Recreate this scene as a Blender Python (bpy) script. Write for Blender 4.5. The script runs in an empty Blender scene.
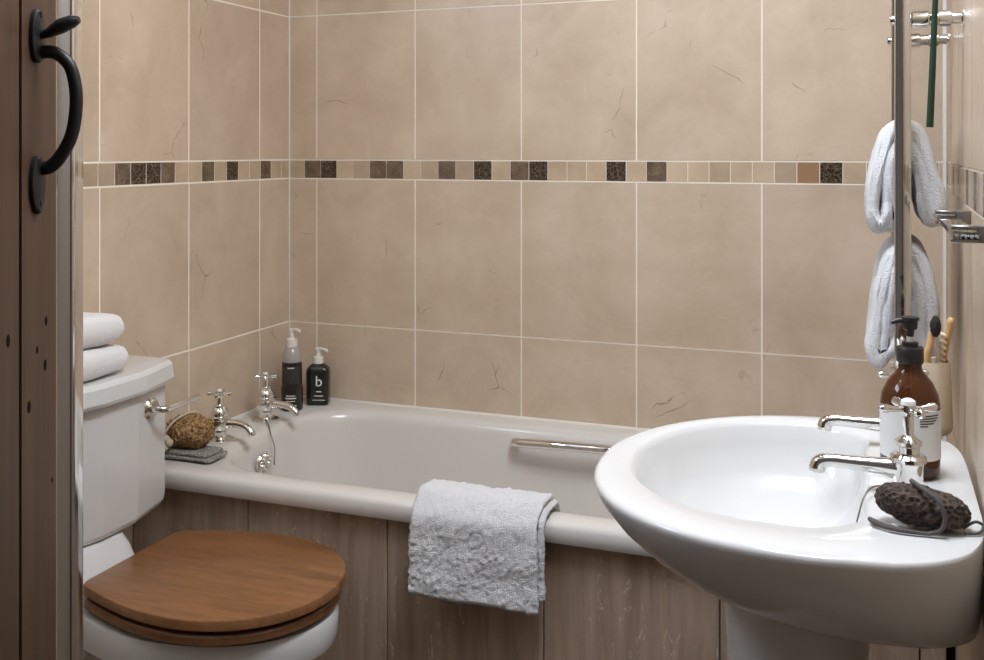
import bpy, bmesh, math, random
from mathutils import Vector, Matrix, noise
random.seed(7)
SC = bpy.context.scene
COL = SC.collection
PI = math.pi

# ------------------------------------------------------------------ camera
CZ = 1.22
cam_d = bpy.data.cameras.new('camera')
cam = bpy.data.objects.new('camera', cam_d); COL.objects.link(cam)
cam.location = (1.5318, -2.4655, CZ)
cam.rotation_euler = (PI/2, 0, 0.359)
cam_d.sensor_width = 36.0
cam_d.lens = 1016.16/984*36
cam_d.shift_y = -178.8/984
cam_d.clip_start = 0.02
SC.camera = cam

# ------------------------------------------------------------------ world, lights, exposure
SC.view_settings.view_transform = 'Standard'
SC.view_settings.look = 'None'
SC.view_settings.gamma = 1
SC.view_settings.use_curve_mapping = False
SC.view_settings.exposure = -0.1
w = bpy.data.worlds.new('world'); SC.world = w; w.use_nodes = True
bg = w.node_tree.nodes['Background']
bg.inputs[0].default_value = (0.92, 0.88, 0.84, 1); bg.inputs[1].default_value = 0.12

def area(name, loc, rot, sx, sy, power, color):
    d = bpy.data.lights.new(name, 'AREA'); d.shape = 'RECTANGLE'; d.size = sx; d.size_y = sy
    d.energy = power; d.color = color
    o = bpy.data.objects.new(name, d); COL.objects.link(o); o.location = loc; o.rotation_euler = rot
    return o
# daylight through the window in the left wall
area('window_daylight', (-0.04, -1.70, 2.03), (0, -PI/2, 0), 0.46, 0.72, 15, (0.72, 0.83, 1.0))
area('overhead_fill', (1.36, -1.25, 2.345), (0, 0, 0), 0.42, 0.75, 31, (0.86, 0.92, 1.0))  # added cool fill lamp below the closed ceiling, which has no skylight opening
def spot(name, loc, power, color, size=2.4, rad=0.03):
    d = bpy.data.lights.new(name, 'SPOT'); d.energy = power; d.color = color
    d.spot_size = size; d.spot_blend = 0.6; d.shadow_soft_size = rad
    o = bpy.data.objects.new(name, d); COL.objects.link(o); o.location = loc
    return o
SPOTS = [(0.85, -1.05), (0.40, -1.55)]
spot('downlight_lamp', (0.85, -1.05, 2.25), 2.5, (1.0, 0.82, 0.68), rad=0.035)
spot('downlight_lamp', (0.40, -1.55, 2.25), 1.5, (1.0, 0.80, 0.64), rad=0.035)

# ------------------------------------------------------------------ materials
def mat(name, base=(0.8, 0.8, 0.8), rough=0.5, metal=0.0, **kw):
    m = bpy.data.materials.new(name); m.use_nodes = True
    nt = m.node_tree; b = nt.nodes['Principled BSDF']
    b.inputs['Base Color'].default_value = (*base, 1)
    b.inputs['Roughness'].default_value = rough
    b.inputs['Metallic'].default_value = metal
    for k, v in kw.items():
        b.inputs[k.replace('_', ' ')].default_value = v
    return m
def N(nt, t, **inp):
    n = nt.nodes.new(t)
    for k, v in inp.items():
        if k in n.inputs: n.inputs[k].default_value = v
        else: setattr(n, k, v)
    return n
def ramp(nt, stops, fac):
    r = nt.nodes.new('ShaderNodeValToRGB')
    e = r.color_ramp.elements
    while len(e) < len(stops): e.new(0.5)
    for i, (p, c) in enumerate(stops):
        e[i].position = p; e[i].color = (*c, 1) if len(c) == 3 else c
    nt.links.new(fac, r.inputs[0]); return r
def bump(nt, h, strength, dist=0.001, normal=None):
    b = nt.nodes.new('ShaderNodeBump'); b.inputs['Strength'].default_value = strength
    b.inputs['Distance'].default_value = dist
    nt.links.new(h, b.inputs['Height'])
    if normal: nt.links.new(normal, b.inputs['Normal'])
    return b
def mixc(nt, fac, a, b, mode='MIX'):
    m = nt.nodes.new('ShaderNodeMix'); m.data_type = 'RGBA'; m.blend_type = mode
    for s, v in ((0, fac), (6, a), (7, b)):
        if hasattr(v, 'is_linked'): nt.links.new(v, m.inputs[s])
        elif s == 0: m.inputs[0].default_value = v
        else: m.inputs[s].default_value = (*v, 1)
    return m.outputs[2]
def obco(nt, scale=(1, 1, 1), rot=(0, 0, 0)):
    tc = nt.nodes.new('ShaderNodeTexCoord'); mp = nt.nodes.new('ShaderNodeMapping')
    mp.inputs['Scale'].default_value = scale; mp.inputs['Rotation'].default_value = rot
    nt.links.new(tc.outputs['Object'], mp.inputs[0]); return mp.outputs[0]

def marble(name, c_lo, c_hi, rough=0.22, island=0.12, crack=(0.16, 0.10, 0.06)):
    m = mat(name, rough=rough); nt = m.node_tree; b = nt.nodes['Principled BSDF']; L = nt.links.new
    co = obco(nt)
    n1 = N(nt, 'ShaderNodeTexNoise', Scale=5.5, Detail=6.0, Roughness=0.62, Distortion=0.3); L(co, n1.inputs['Vector'])
    r1 = ramp(nt, [(0.28, c_lo), (0.72, c_hi)], n1.outputs[0])
    # short hairline cracks: thin voronoi edges seen only where two noises are high
    n2 = N(nt, 'ShaderNodeTexNoise', Scale=14.0, Detail=4.0); L(co, n2.inputs['Vector'])
    add = N(nt, 'ShaderNodeVectorMath', operation='MULTIPLY_ADD'); L(n2.outputs['Color'], add.inputs[0])
    add.inputs[1].default_value = (0.05, 0.05, 0.05); L(co, add.inputs[2])
    v = N(nt, 'ShaderNodeTexVoronoi', feature='DISTANCE_TO_EDGE', Scale=6.5); L(add.outputs[0], v.inputs['Vector'])
    rc = ramp(nt, [(0.0, (1, 1, 1)), (0.012, (0, 0, 0))], v.outputs[0])
    n3 = N(nt, 'ShaderNodeTexNoise', Scale=9.0, Detail=2.0); L(co, n3.inputs['Vector'])
    rm = ramp(nt, [(0.60, (0, 0, 0)), (0.68, (1, 1, 1))], n3.outputs[0])
    mul = N(nt, 'ShaderNodeMath', operation='MULTIPLY'); L(rc.outputs[0], mul.inputs[0]); L(rm.outputs[0], mul.inputs[1])
    mul2 = N(nt, 'ShaderNodeMath', operation='MULTIPLY'); L(mul.outputs[0], mul2.inputs[0]); mul2.inputs[1].default_value = 0.75
    c = mixc(nt, mul2.outputs[0], r1.outputs[0], crack)
    # pale wisps
    n4 = N(nt, 'ShaderNodeTexNoise', Scale=3.2, Detail=8.0, Distortion=2.5); L(co, n4.inputs['Vector'])
    rw = ramp(nt, [(0.47, (0, 0, 0)), (0.5, (1, 1, 1)), (0.53, (0, 0, 0))], n4.outputs[0])
    mw = N(nt, 'ShaderNodeMath', operation='MULTIPLY'); L(rw.outputs[0], mw.inputs[0]); mw.inputs[1].default_value = 0.06
    c = mixc(nt, mw.outputs[0], c, tuple(min(1, x*1.3) for x in c_hi))
    g = nt.nodes.new('ShaderNodeNewGeometry')
    hs = N(nt, 'ShaderNodeHueSaturation'); L(c, hs.inputs['Color'])
    mr = N(nt, 'ShaderNodeMapRange'); L(g.outputs['Random Per Island'], mr.inputs[0])
    mr.inputs[3].default_value = 1-island; mr.inputs[4].default_value = 1+island
    L(mr.outputs[0], hs.inputs['Value'])
    L(hs.outputs[0], b.inputs['Base Color'])
    bp = bump(nt, n2.outputs[0], 0.06, 0.004); L(bp.outputs[0], b.inputs['Normal'])
    return m
def emperador(name, base, vein, amt=0.5):
    m = mat(name, rough=0.2); nt = m.node_tree; b = nt.nodes['Principled BSDF']; L = nt.links.new
    co = obco(nt)
    n2 = N(nt, 'ShaderNodeTexNoise', Scale=60.0, Detail=3.0); L(co, n2.inputs['Vector'])
    add = N(nt, 'ShaderNodeVectorMath', operation='MULTIPLY_ADD'); L(n2.outputs['Color'], add.inputs[0])
    add.inputs[1].default_value = (0.02, 0.02, 0.02); L(co, add.inputs[2])
    v = N(nt, 'ShaderNodeTexVoronoi', feature='DISTANCE_TO_EDGE', Scale=95.0); L(add.outputs[0], v.inputs['Vector'])
    rc = ramp(nt, [(0.0, (amt,)*3), (0.07, (0, 0, 0))], v.outputs[0])
    n1 = N(nt, 'ShaderNodeTexNoise', Scale=40.0, Detail=4.0); L(co, n1.inputs['Vector'])
    r1 = ramp(nt, [(0.3, tuple(x*0.6 for x in base)), (0.7, tuple(x*1.35 for x in base))], n1.outputs[0])
    L(mixc(nt, rc.outputs[0], r1.outputs[0], vein), b.inputs['Base Color'])
    return m
M = {}
M['tile'] = marble('cream_marble_tile', (0.51, 0.395, 0.285), (0.665, 0.545, 0.425), rough=0.36, island=0.045)
M['mos_light'] = marble('light_mosaic', (0.42, 0.315, 0.215), (0.58, 0.46, 0.335), island=0.17)
M['mos_brown'] = emperador('brown_mosaic', (0.150, 0.105, 0.070), (0.42, 0.32, 0.22), 0.3)
M['mos_dark'] = emperador('dark_mosaic', (0.045, 0.027, 0.018), (0.40, 0.30, 0.19), 0.5)
M['mos_rust'] = marble('rust_mosaic', (0.30, 0.17, 0.09), (0.40, 0.25, 0.15), island=0.02)
M['grout'] = mat('grout', (0.93, 0.86, 0.76), 0.75)
M['grout_white'] = mat('white_silicone', (0.86, 0.82, 0.76), 0.45)
M['white_paint'] = mat('white_paint', (0.60, 0.57, 0.52), 0.7)
M['ceramic'] = mat('white_ceramic', (0.655, 0.655, 0.65), 0.09)
M['acrylic'] = mat('white_acrylic', (0.67, 0.64, 0.60), 0.16)
M['chrome'] = mat('polished_chrome', (0.78, 0.77, 0.75), 0.07, 1.0)
M['steel'] = mat('satin_steel', (0.30, 0.28, 0.26), 0.42, 1.0)
M['iron'] = mat('black_iron', (0.010, 0.010, 0.011), 0.45, 0.3)
M['black'] = mat('black_plastic', (0.018, 0.017, 0.018), 0.38)
M['white_plastic'] = mat('white_plastic', (0.78, 0.75, 0.70), 0.35)
M['print'] = mat('pale_print', (0.75, 0.74, 0.70), 0.6)
M['ink'] = mat('dark_ink', (0.03, 0.03, 0.03), 0.6)
M['paper'] = mat('paper_label', (0.80, 0.81, 0.82), 0.55)
M['green'] = mat('dark_green', (0.002, 0.026, 0.009), 0.5)
M['bottle_black'] = mat('black_green_bottle', (0.012, 0.016, 0.012), 0.22)
M['bottle_dark'] = mat('dark_grey_bottle', (0.018, 0.015, 0.013), 0.25)
M['clear'] = mat('clear_plastic', (0.55, 0.52, 0.48), 0.15, Transmission_Weight=0.35)
M['glass'] = mat('clear_glass', (0.93, 0.98, 0.95), 0.0, Transmission_Weight=1.0, IOR=1.45)
M['amber'] = mat('amber_glass', (0.105, 0.032, 0.010), 0.05, Transmission_Weight=0.45, IOR=1.45)
M['cup'] = mat('beige_stoneware', (0.56, 0.46, 0.34), 0.45)
M['bamboo'] = mat('bamboo', (0.62, 0.37, 0.17), 0.5)
M['bristle'] = mat('black_bristles', (0.02, 0.018, 0.015), 0.9)
M['bristle_pale'] = mat('pale_bristles', (0.75, 0.62, 0.42), 0.8)
M['rope'] = mat('pale_cord', (0.55, 0.47, 0.36), 0.9)
M['cord_grey'] = mat('grey_cord', (0.10, 0.09, 0.085), 0.8)
M['knot'] = mat('dark_knot', (0.010, 0.005, 0.003), 0.9, Specular_IOR_Level=0.1)
M['porcelain'] = mat('porcelain_button', (0.85, 0.85, 0.84), 0.12)

def add_noise_bump(m, scale, strength, dist=0.002, detail=3):
    nt = m.node_tree; b = nt.nodes['Principled BSDF']
    n = N(nt, 'ShaderNodeTexNoise', Scale=float(scale), Detail=float(detail)); nt.links.new(obco(nt), n.inputs['Vector'])
    nt.links.new(bump(nt, n.outputs[0], strength, dist).outputs[0], b.inputs['Normal'])
add_noise_bump(M['cup'], 120, 0.25)
add_noise_bump(M['iron'], 90, 0.35)
add_noise_bump(M['cord_grey'], 700, 0.8)
add_noise_bump(M['rope'], 700, 0.8)

def terry(name, col):
    m = mat(name, col, 0.95, Sheen_Weight=0.35, Sheen_Roughness=0.5); nt = m.node_tree; b = nt.nodes['Principled BSDF']
    co = obco(nt)
    n = N(nt, 'ShaderNodeTexNoise', Scale=230.0, Detail=5.0, Roughness=0.75, Distortion=1.5); nt.links.new(co, n.inputs['Vector'])
    v = N(nt, 'ShaderNodeTexVoronoi', Scale=520.0); nt.links.new(co, v.inputs['Vector'])
    ad = N(nt, 'ShaderNodeMath', operation='ADD'); nt.links.new(n.outputs[0], ad.inputs[0]); nt.links.new(v.outputs[0], ad.inputs[1])
    nt.links.new(bump(nt, ad.outputs[0], 0.5 if 'folded' in name else 0.9, 0.003).outputs[0], b.inputs['Normal'])
    return m
M['terry'] = terry('white_terry', (0.92, 0.92, 0.94))
M['terry_soft'] = terry('white_terry_folded', (0.86, 0.85, 0.86))

def wood(name, stops, scale, rough=0.4, rot=(0, 0, 0), strength=0.15, fine=90.0):
    m = mat(name, rough=rough); nt = m.node_tree; b = nt.nodes['Principled BSDF']; L = nt.links.new
    co = obco(nt, scale, rot)
    n = N(nt, 'ShaderNodeTexNoise', Scale=4.0, Detail=8.0, Roughness=0.6, Distortion=0.6); L(co, n.inputs['Vector'])
    r = ramp(nt, stops, n.outputs[0])
    n2 = N(nt, 'ShaderNodeTexNoise', Scale=fine, Detail=3.0); L(co, n2.inputs['Vector'])
    r2 = ramp(nt, [(0.35, (0.72,)*3), (0.6, (1, 1, 1))], n2.outputs[0])
    L(mixc(nt, 0.6, r.outputs[0], r2.outputs[0], 'MULTIPLY'), b.inputs['Base Color'])
    L(bump(nt, n2.outputs[0], strength, 0.001).outputs[0], b.inputs['Normal'])
    return m
M['oak'] = wood('oiled_oak', [(0.25, (0.15, 0.062, 0.023)), (0.5, (0.235, 0.104, 0.04)), (0.75, (0.30, 0.14, 0.058))], (1.2, 11, 11), 0.38, fine=28.0)
M['door_wood'] = wood('dark_stained_pine', [(0.25, (0.050, 0.024, 0.012)), (0.75, (0.086, 0.045, 0.024))], (14, 14, 0.8), 0.5, fine=14.0)
M['jamb_wood'] = mat('red_brown_wood', (0.07, 0.022, 0.014), 0.5)

def panel_mat():
    m = mat('limed_wood_panel', rough=0.42); nt = m.node_tree; b = nt.nodes['Principled BSDF']; L = nt.links.new
    co = obco(nt, (9, 9, 0.9))
    n = N(nt, 'ShaderNodeTexNoise', Scale=3.0, Detail=8.0, Roughness=0.62, Distortion=0.5); L(co, n.inputs['Vector'])
    r = ramp(nt, [(0.3, (0.30, 0.21, 0.15)), (0.55, (0.46, 0.335, 0.25)), (0.75, (0.58, 0.44, 0.335))], n.outputs[0])
    co2 = obco(nt, (3.4, 3.4, 1.0))
    n3 = N(nt, 'ShaderNodeTexNoise', Scale=17.0, Detail=3.0, Distortion=1.2); L(co2, n3.inputs['Vector'])
    r3 = ramp(nt, [(0.63, (0, 0, 0)), (0.65, (1, 1, 1)), (0.67, (0, 0, 0))], n3.outputs[0])
    n4 = N(nt, 'ShaderNodeTexNoise', Scale=2.6, Detail=1.0); L(obco(nt, (1.6, 1, 1)), n4.inputs['Vector'])
    r4 = ramp(nt, [(0.45, (0, 0, 0)), (0.6, (0.75,)*3)], n4.outputs[0])
    mu = N(nt, 'ShaderNodeMath', operation='MULTIPLY'); L(r3.outputs[0], mu.inputs[0]); L(r4.outputs[0], mu.inputs[1])
    L(mixc(nt, mu.outputs[0], r.outputs[0], (0.85, 0.76, 0.64)), b.inputs['Base Color'])
    L(bump(nt, n3.outputs[0], 0.3, 0.002).outputs[0], b.inputs['Normal'])
    return m
M['panel'] = panel_mat()
def porous(name, c0, c1, scale, strength, dist):
    m = mat(name, rough=0.9); nt = m.node_tree; b = nt.nodes['Principled BSDF']; L = nt.links.new
    co = obco(nt)
    v = N(nt, 'ShaderNodeTexVoronoi', Scale=float(scale)); L(co, v.inputs['Vector'])
    n = N(nt, 'ShaderNodeTexNoise', Scale=scale*0.6, Detail=4.0); L(co, n.inputs['Vector'])
    mu = N(nt, 'ShaderNodeMath', operation='MULTIPLY'); L(v.outputs[0], mu.inputs[0]); L(n.outputs[0], mu.inputs[1])
    L(ramp(nt, [(0.08, c0), (0.42, c1)], mu.outputs[0]).outputs[0], b.inputs['Base Color'])
    L(bump(nt, mu.outputs[0], strength, dist).outputs[0], b.inputs['Normal'])
    return m
M['pumice'] = porous('dark_lava_stone', (0.008, 0.005, 0.004), (0.105, 0.070, 0.054), 210, 1.0, 0.006)
M['sponge'] = porous('brown_sea_sponge', (0.12, 0.062, 0.022), (0.48, 0.29, 0.13), 170, 1.0, 0.008)
def woven():
    m = mat('grey_woven_cloth', rough=0.9); nt = m.node_tree; b = nt.nodes['Principled BSDF']; L = nt.links.new
    ck = N(nt, 'ShaderNodeTexVoronoi', Scale=330.0); L(obco(nt), ck.inputs['Vector'])
    L(ramp(nt, [(0.3, (0.06, 0.055, 0.05)), (0.55, (0.36, 0.34, 0.31))], ck.outputs[0]).outputs[0], b.inputs['Base Color'])
    L(bump(nt, ck.outputs[0], 0.6, 0.003).outputs[0], b.inputs['Normal'])
    return m
M['woven'] = woven()
def floor_mat():
    m = mat('floor_vinyl', rough=0.4); nt = m.node_tree; b = nt.nodes['Principled BSDF']
    n = N(nt, 'ShaderNodeTexNoise', Scale=3.0, Detail=6.0); nt.links.new(obco(nt, (10, 1, 1)), n.inputs['Vector'])
    nt.links.new(ramp(nt, [(0.3, (0.05, 0.032, 0.022)), (0.7, (0.10, 0.068, 0.048))], n.outputs[0]).outputs[0], b.inputs['Base Color'])
    return m
M['floor'] = floor_mat()

# ------------------------------------------------------------------ mesh helpers
def link(name, bm, m, parent=None, smooth=True, ang=38):
    bmesh.ops.recalc_face_normals(bm, faces=bm.faces)
    if smooth:
        for f in bm.faces: f.smooth = True
        lim = math.radians(ang)
        for e in bm.edges:
            if len(e.link_faces) == 2 and e.calc_face_angle(0) > lim: e.smooth = False
    me = bpy.data.meshes.new(name); bm.to_mesh(me); bm.free()
    for x in (m if isinstance(m, (list, tuple)) else [m]): me.materials.append(x)
    o = bpy.data.objects.new(name, me); COL.objects.link(o)
    if parent:
        o.parent = parent
        if parent.type == 'EMPTY': o.matrix_parent_inverse = Matrix.Translation(-parent.location)
    return o
def sub(o):   # local offset helper is not needed: all meshes are written in room coordinates
    return o
def tag(o, label=None, cat=None, group=None, kind=None):
    for k, v in (('label', label), ('category', cat), ('group', group), ('kind', kind)):
        if v: o[k] = v
    return o
def thing(name, label, cat, loc, group=None):
    o = bpy.data.objects.new(name, None); COL.objects.link(o); o.location = loc
    o.empty_display_size = 0.05
    return tag(o, label, cat, group)
def BM(): return bmesh.new()
def box(bm, x0, x1, y0, y1, z0, z1, bev=0.0, seg=2, mi=0):
    r = bmesh.ops.create_cube(bm, size=1)
    vs = r['verts']
    for v in vs:
        v.co = Vector((x0 + (v.co.x+.5)*(x1-x0), y0 + (v.co.y+.5)*(y1-y0), z0 + (v.co.z+.5)*(z1-z0)))
    fs = list({f for v in vs for f in v.link_faces})
    for f in fs: f.material_index = mi
    if bev > 0:
        es = list({e for v in vs for e in v.link_edges})
        r2 = bmesh.ops.bevel(bm, geom=es, offset=bev, segments=seg, affect='EDGES', profile=0.5)
        for f in r2['faces']: f.material_index = mi
def loft(bm, rings, cap0=True, cap1=True, close=False, mi=0):
    R = [[bm.verts.new(p) for p in r] for r in rings]
    n = len(R[0]); fs = []
    pairs = list(zip(R, R[1:])) + ([(R[-1], R[0])] if close else [])
    for a, b in pairs:
        for i in range(n):
            j = (i+1) % n
            try: fs.append(bm.faces.new((a[i], a[j], b[j], b[i])))
            except ValueError: pass
    if not close:
        if cap0: fs.append(bm.faces.new(R[0][::-1]))
        if cap1: fs.append(bm.faces.new(R[-1]))
    for f in fs: f.material_index = mi
    return R
def lathe(bm, prof, c=(0, 0, 0), n=32, axis='Z', mi=0, sx=1, sy=1):
    rings = []
    for r, z in prof:
        r = max(r, 1e-5)
        ring = []
        for i in range(n):
            a = 2*PI*i/n; x, y = r*math.cos(a)*sx, r*math.sin(a)*sy
            p = (x, y, z) if axis == 'Z' else ((z, x, y) if axis == 'X' else (x, z, y))
            ring.append(Vector(p)+Vector(c))
        rings.append(ring)
    loft(bm, rings, mi=mi)
def smooth_path(pts, n=6):
    P = [Vector(p) for p in pts]
    if len(P) < 3: return P
    out = []
    for i in range(len(P)-1):
        p0 = P[max(i-1, 0)]; p1 = P[i]; p2 = P[i+1]; p3 = P[min(i+2, len(P)-1)]
        for k in range(n):
            t = k/n
            out.append(0.5*((2*p1)+(p2-p0)*t+(2*p0-5*p1+4*p2-p3)*t*t+(3*p1-p0-3*p2+p3)*t**3))
    out.append(P[-1]); return out
def tube(bm, pts, rad, n=12, closed=False, mi=0, flat=1.0, up=None):
    P = [Vector(p) for p in pts]; m = len(P)
    rads = rad if isinstance(rad, (list, tuple)) else [rad]*m
    if len(rads) != m:
        k = len(rads)-1
        rads = [rads[min(int(i/(m-1)*k), k-1)]*(1-(i/(m-1)*k - min(int(i/(m-1)*k), k-1))) + rads[min(int(i/(m-1)*k), k-1)+1]*(i/(m-1)*k - min(int(i/(m-1)*k), k-1)) for i in range(m)]
    rings = []; N0 = None
    for i in range(m):
        if closed: t = (P[(i+1) % m]-P[i-1])
        else: t = P[min(i+1, m-1)]-P[max(i-1, 0)]
        t = t.normalized() if t.length > 1e-9 else Vector((0, 0, 1))
        if N0 is None:
            ref = Vector(up) if up else (Vector((0, 0, 1)) if abs(t.z) < 0.9 else Vector((1, 0, 0)))
            N0 = (ref - t*ref.dot(t)).normalized()
        else:
            N0 = (N0 - t*N0.dot(t)).normalized()
        B = t.cross(N0)
        rings.append([P[i] + (N0*math.cos(2*PI*k/n) + B*math.sin(2*PI*k/n)*flat)*rads[i] for k in range(n)])
    loft(bm, rings, close=closed, mi=mi)
def rrect(x0, x1, y0, y1, r, z, n=8):
    if not isinstance(r, (list, tuple)): r = [r]*4
    out = []
    for (cx_, cy_, a0, rr) in ((x1-r[0], y1-r[0], 0, r[0]), (x0+r[1], y1-r[1], 90, r[1]), (x0+r[2], y0+r[2], 180, r[2]), (x1-r[3], y0+r[3], 270, r[3])):
        for k in range(n+1):
            a = math.radians(a0+90*k/n)
            out.append(Vector((cx_+rr*math.cos(a), cy_+rr*math.sin(a), z)))
    return out
def prism(bm, poly, z0, z1, bev=0.0, seg=3, mi=0):
    b2 = [bm.verts.new((p[0], p[1], z0)) for p in poly]
    f = bm.faces.new(b2); f.material_index = mi
    ex = bmesh.ops.extrude_face_region(bm, geom=[f])
    tv = [g for g in ex['geom'] if isinstance(g, bmesh.types.BMVert)]
    for v in tv: v.co.z = z1
    if bev:
        tf = [g for g in ex['geom'] if isinstance(g, bmesh.types.BMFace)][0]
        es = set(tf.edges) | set(f.edges)
        bmesh.ops.bevel(bm, geom=list(es), offset=bev, segments=seg, affect='EDGES', profile=0.5)
def displace(bm, amp, scale, amp2=0, scale2=0, seed=0.0):
    bm.normal_update()
    for v in bm.verts:
        d = noise.noise(v.co*scale + Vector((seed, seed, seed)))*amp
        if amp2: d += noise.noise(v.co*scale2 + Vector((seed, 3, seed)))*amp2
        v.co += v.normal*d
def sheet(bm, pts, x0, x1, half, nx, axis='X', jit=0.0, seed=0.0, taper=None):
    """closed loop cross-section cloth: pts are (a, z) centre line, extruded along an axis, given thickness"""
    P = pts; m = len(P)
    prof = []
    def nrm(i):
        a = Vector(P[max(i-1, 0)]); b = Vector(P[min(i+1, m-1)]); t = (b-a).normalized(); return Vector((-t.y, t.x))
    L_ = [Vector(P[i]) + nrm(i)*half for i in range(m)]
    R_ = [Vector(P[i]) - nrm(i)*half for i in range(m)]
    def endcap(i, s):
        c = Vector(P[i]); q = nrm(i); t = Vector((q.y, -q.x))*s; o = []
        for k in range(1, 4):
            a = PI*k/4; o.append(c + (q*math.cos(a) + t*math.sin(a))*half)
        return o
    loop = L_ + endcap(m-1, 1) + R_[::-1] + [c for c in endcap(0, -1)[::-1]]
    rings = []
    for k in range(nx+1):
        u = x0 + (x1-x0)*k/nx
        e = min(k, nx-k); sc = 1.0 if e >= 2 else (0.86 if e == 1 else 0.45)
        ring = []
        for i, q in enumerate(loop):
            j = i if i < m else (m-1 if i < m+3 else (2*m+2-i if i < 2*m+3 else 0))
            j = max(0, min(m-1, j)); c = Vector(P[j]); p = c + (q-c)*sc
            ring.append(Vector((u, p.x, p.y)) if axis == 'X' else Vector((p.x, u, p.y)))
        rings.append(ring)
    loft(bm, rings)
def subdiv_poly(P, step):
    out = []
    for a, b in zip(P, P[1:]):
        a = Vector(a); b = Vector(b); n = max(1, int((b-a).length/step))
        for k in range(n): out.append(tuple(a+(b-a)*k/n))
    out.append(tuple(P[-1])); return out

# ------------------------------------------------------------------ the room shell
ZB0, ZB1 = 1.1442, 1.1962           # mosaic band
ROWS = [(-0.056, 0.344), (0.344, 0.744), (0.744, ZB0), (ZB1, 1.596), (1.596, 1.996), (1.996, 2.396)]
G = 0.0022                            # half a grout line
def tiled(name, o, d, nrm, length, first, band, z_lo=0.0, z_hi=2.4, mos0=0.0, grout_t=0.004, holes=None):
    """wall: origin o (x, y), unit direction d, normal nrm; real tiles on a grout bed"""
    bm = BM()
    o = Vector((o[0], o[1], 0)); d = Vector((d[0], d[1], 0)); nn = Vector((nrm[0], nrm[1], 0))
    def slab(a, b, z0, z1, back, front, mi, bev=0.0):
        vs = []
        q = bmesh.ops.create_cube(bm, size=1)['verts']
        for v in q:
            s = a + (v.co.x+.5)*(b-a); t = back + (v.co.y+.5)*(front-back); z = z0 + (v.co.z+.5)*(z1-z0)
            v.co = o + d*s + nn*t + Vector((0, 0, z))
        fs = list({f for v in q for f in v.link_faces})
        for f in fs: f.material_index = mi
        if bev:
            es = [e for e in {e for v in q for e in v.link_edges} if all(abs((v.co-o).dot(nn)-front) < 1e-5 for v in e.verts)]
            r2 = bmesh.ops.bevel(bm, geom=es, offset=bev, segments=1, affect='EDGES')
            for f in r2['faces']: f.material_index = mi
    def cut(a, b, z0, z1, mi, bev):
        if holes:
            for (ha, hb, h0, h1) in holes:
                if a < hb and b > ha and z0 < h1 and z1 > h0:
                    # keep pieces around the opening
                    if a < ha-0.004: cut(a, ha, z0, z1, mi, bev)
                    if b > hb+0.004: cut(hb, b, z0, z1, mi, bev)
                    aa, bb = max(a, ha), min(b, hb)
                    if z0 < h0-0.004: cut(aa, bb, z0, h0, mi, bev)
                    if z1 > h1+0.004: cut(aa, bb, h1, z1, mi, bev)
                    return
        slab(a, b, z0, z1, -0.006, 0.0, mi, bev)
    # bed
    if holes:
        (ha, hb, h0, h1) = holes[0]
        for (a, b, z0, z1) in ((0, ha, z_lo, z_hi), (hb, length, z_lo, z_hi), (ha, hb, z_lo, h0), (ha, hb, h1, z_hi)):
            slab(a, b, z0, z1, -0.10, -0.0008, 1)
    else: slab(0, length, z_lo, z_hi, -0.10, -0.0008, 1)
    xs = [0.0]; x = first
    while x < length-0.01: xs.append(x); x += 0.2993
    xs.append(length)
    for (z0, z1) in ROWS:
        z0 = max(z0, z_lo); z1 = min(z1, z_hi)
        if z1-z0 < 0.02: continue
        for a, b in zip(xs, xs[1:]):
            cut(a+G, b-G, z0+G, z1-G, 0, 0.0009)
    ms = [0.0]; x = mos0; k = 0
    while x < length-0.005: ms.append(x); x += 0.0506
    ms.append(length)
    for i, (a, b) in enumerate(zip(ms, ms[1:])):
        ch = band[i] if i < len(band) else random.choice('LLLLBLD')
        cut(a+0.001, b-0.001, ZB0+G, ZB1-G, {'L': 2, 'B': 3, 'D': 4, 'R': 5}[ch], 0.0006)
    ob = link(name, bm, [M['tile'], M['grout'], M['mos_light'], M['mos_brown'], M['mos_dark'], M['mos_rust']], smooth=False)
    tag(ob, kind='structure'); return ob
#            starts at the left corner
BACK = 'LBDLLBBLLBLDLBDLLLDLBLLLLLLRDLLDLL'
LEFT = 'LLBLLDLBLLBDDBLL'
tiled('wall_back', (0, 0), (1, 0), (0, -1), 1.70, 0.0884, BACK, mos0=0.0495)
tiled('wall_left', (0, 0), (0, -1), (1, 0), 2.20, 0.1457, LEFT, mos0=0.0410, holes=[(1.32, 2.08, 1.78, 2.28)])
def struct(name, bm, m, **k):
    return tag(link(name, bm, m, **k), kind='structure')
# right wall: set back beside the bath, boxed out and very slightly skewed beside the basin
S = Vector((1.661, -0.50)); Ee = Vector((1.628, -2.20)); dd = (Ee-S).normalized(); nn_ = Vector((dd.y, -dd.x))
if nn_.x > 0: nn_ = -nn_
tiled('wall_right', (1.685, 0), (0, -1), (-1, 0), 0.50, 0.20, 'LBLDLLBLLL', mos0=0.03)
tiled('wall_right', (S.x, S.y), (dd.x, dd.y), (nn_.x, nn_.y), (Ee-S).length, 0.22, 'LDLLBLLLBLLDLLBLLLL', mos0=0.045)
bm = BM(); box(bm, 1.661, 1.70, -0.5, -0.492, 0, 2.4); struct('trim_1', bm, M['tile'], smooth=False)
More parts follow.
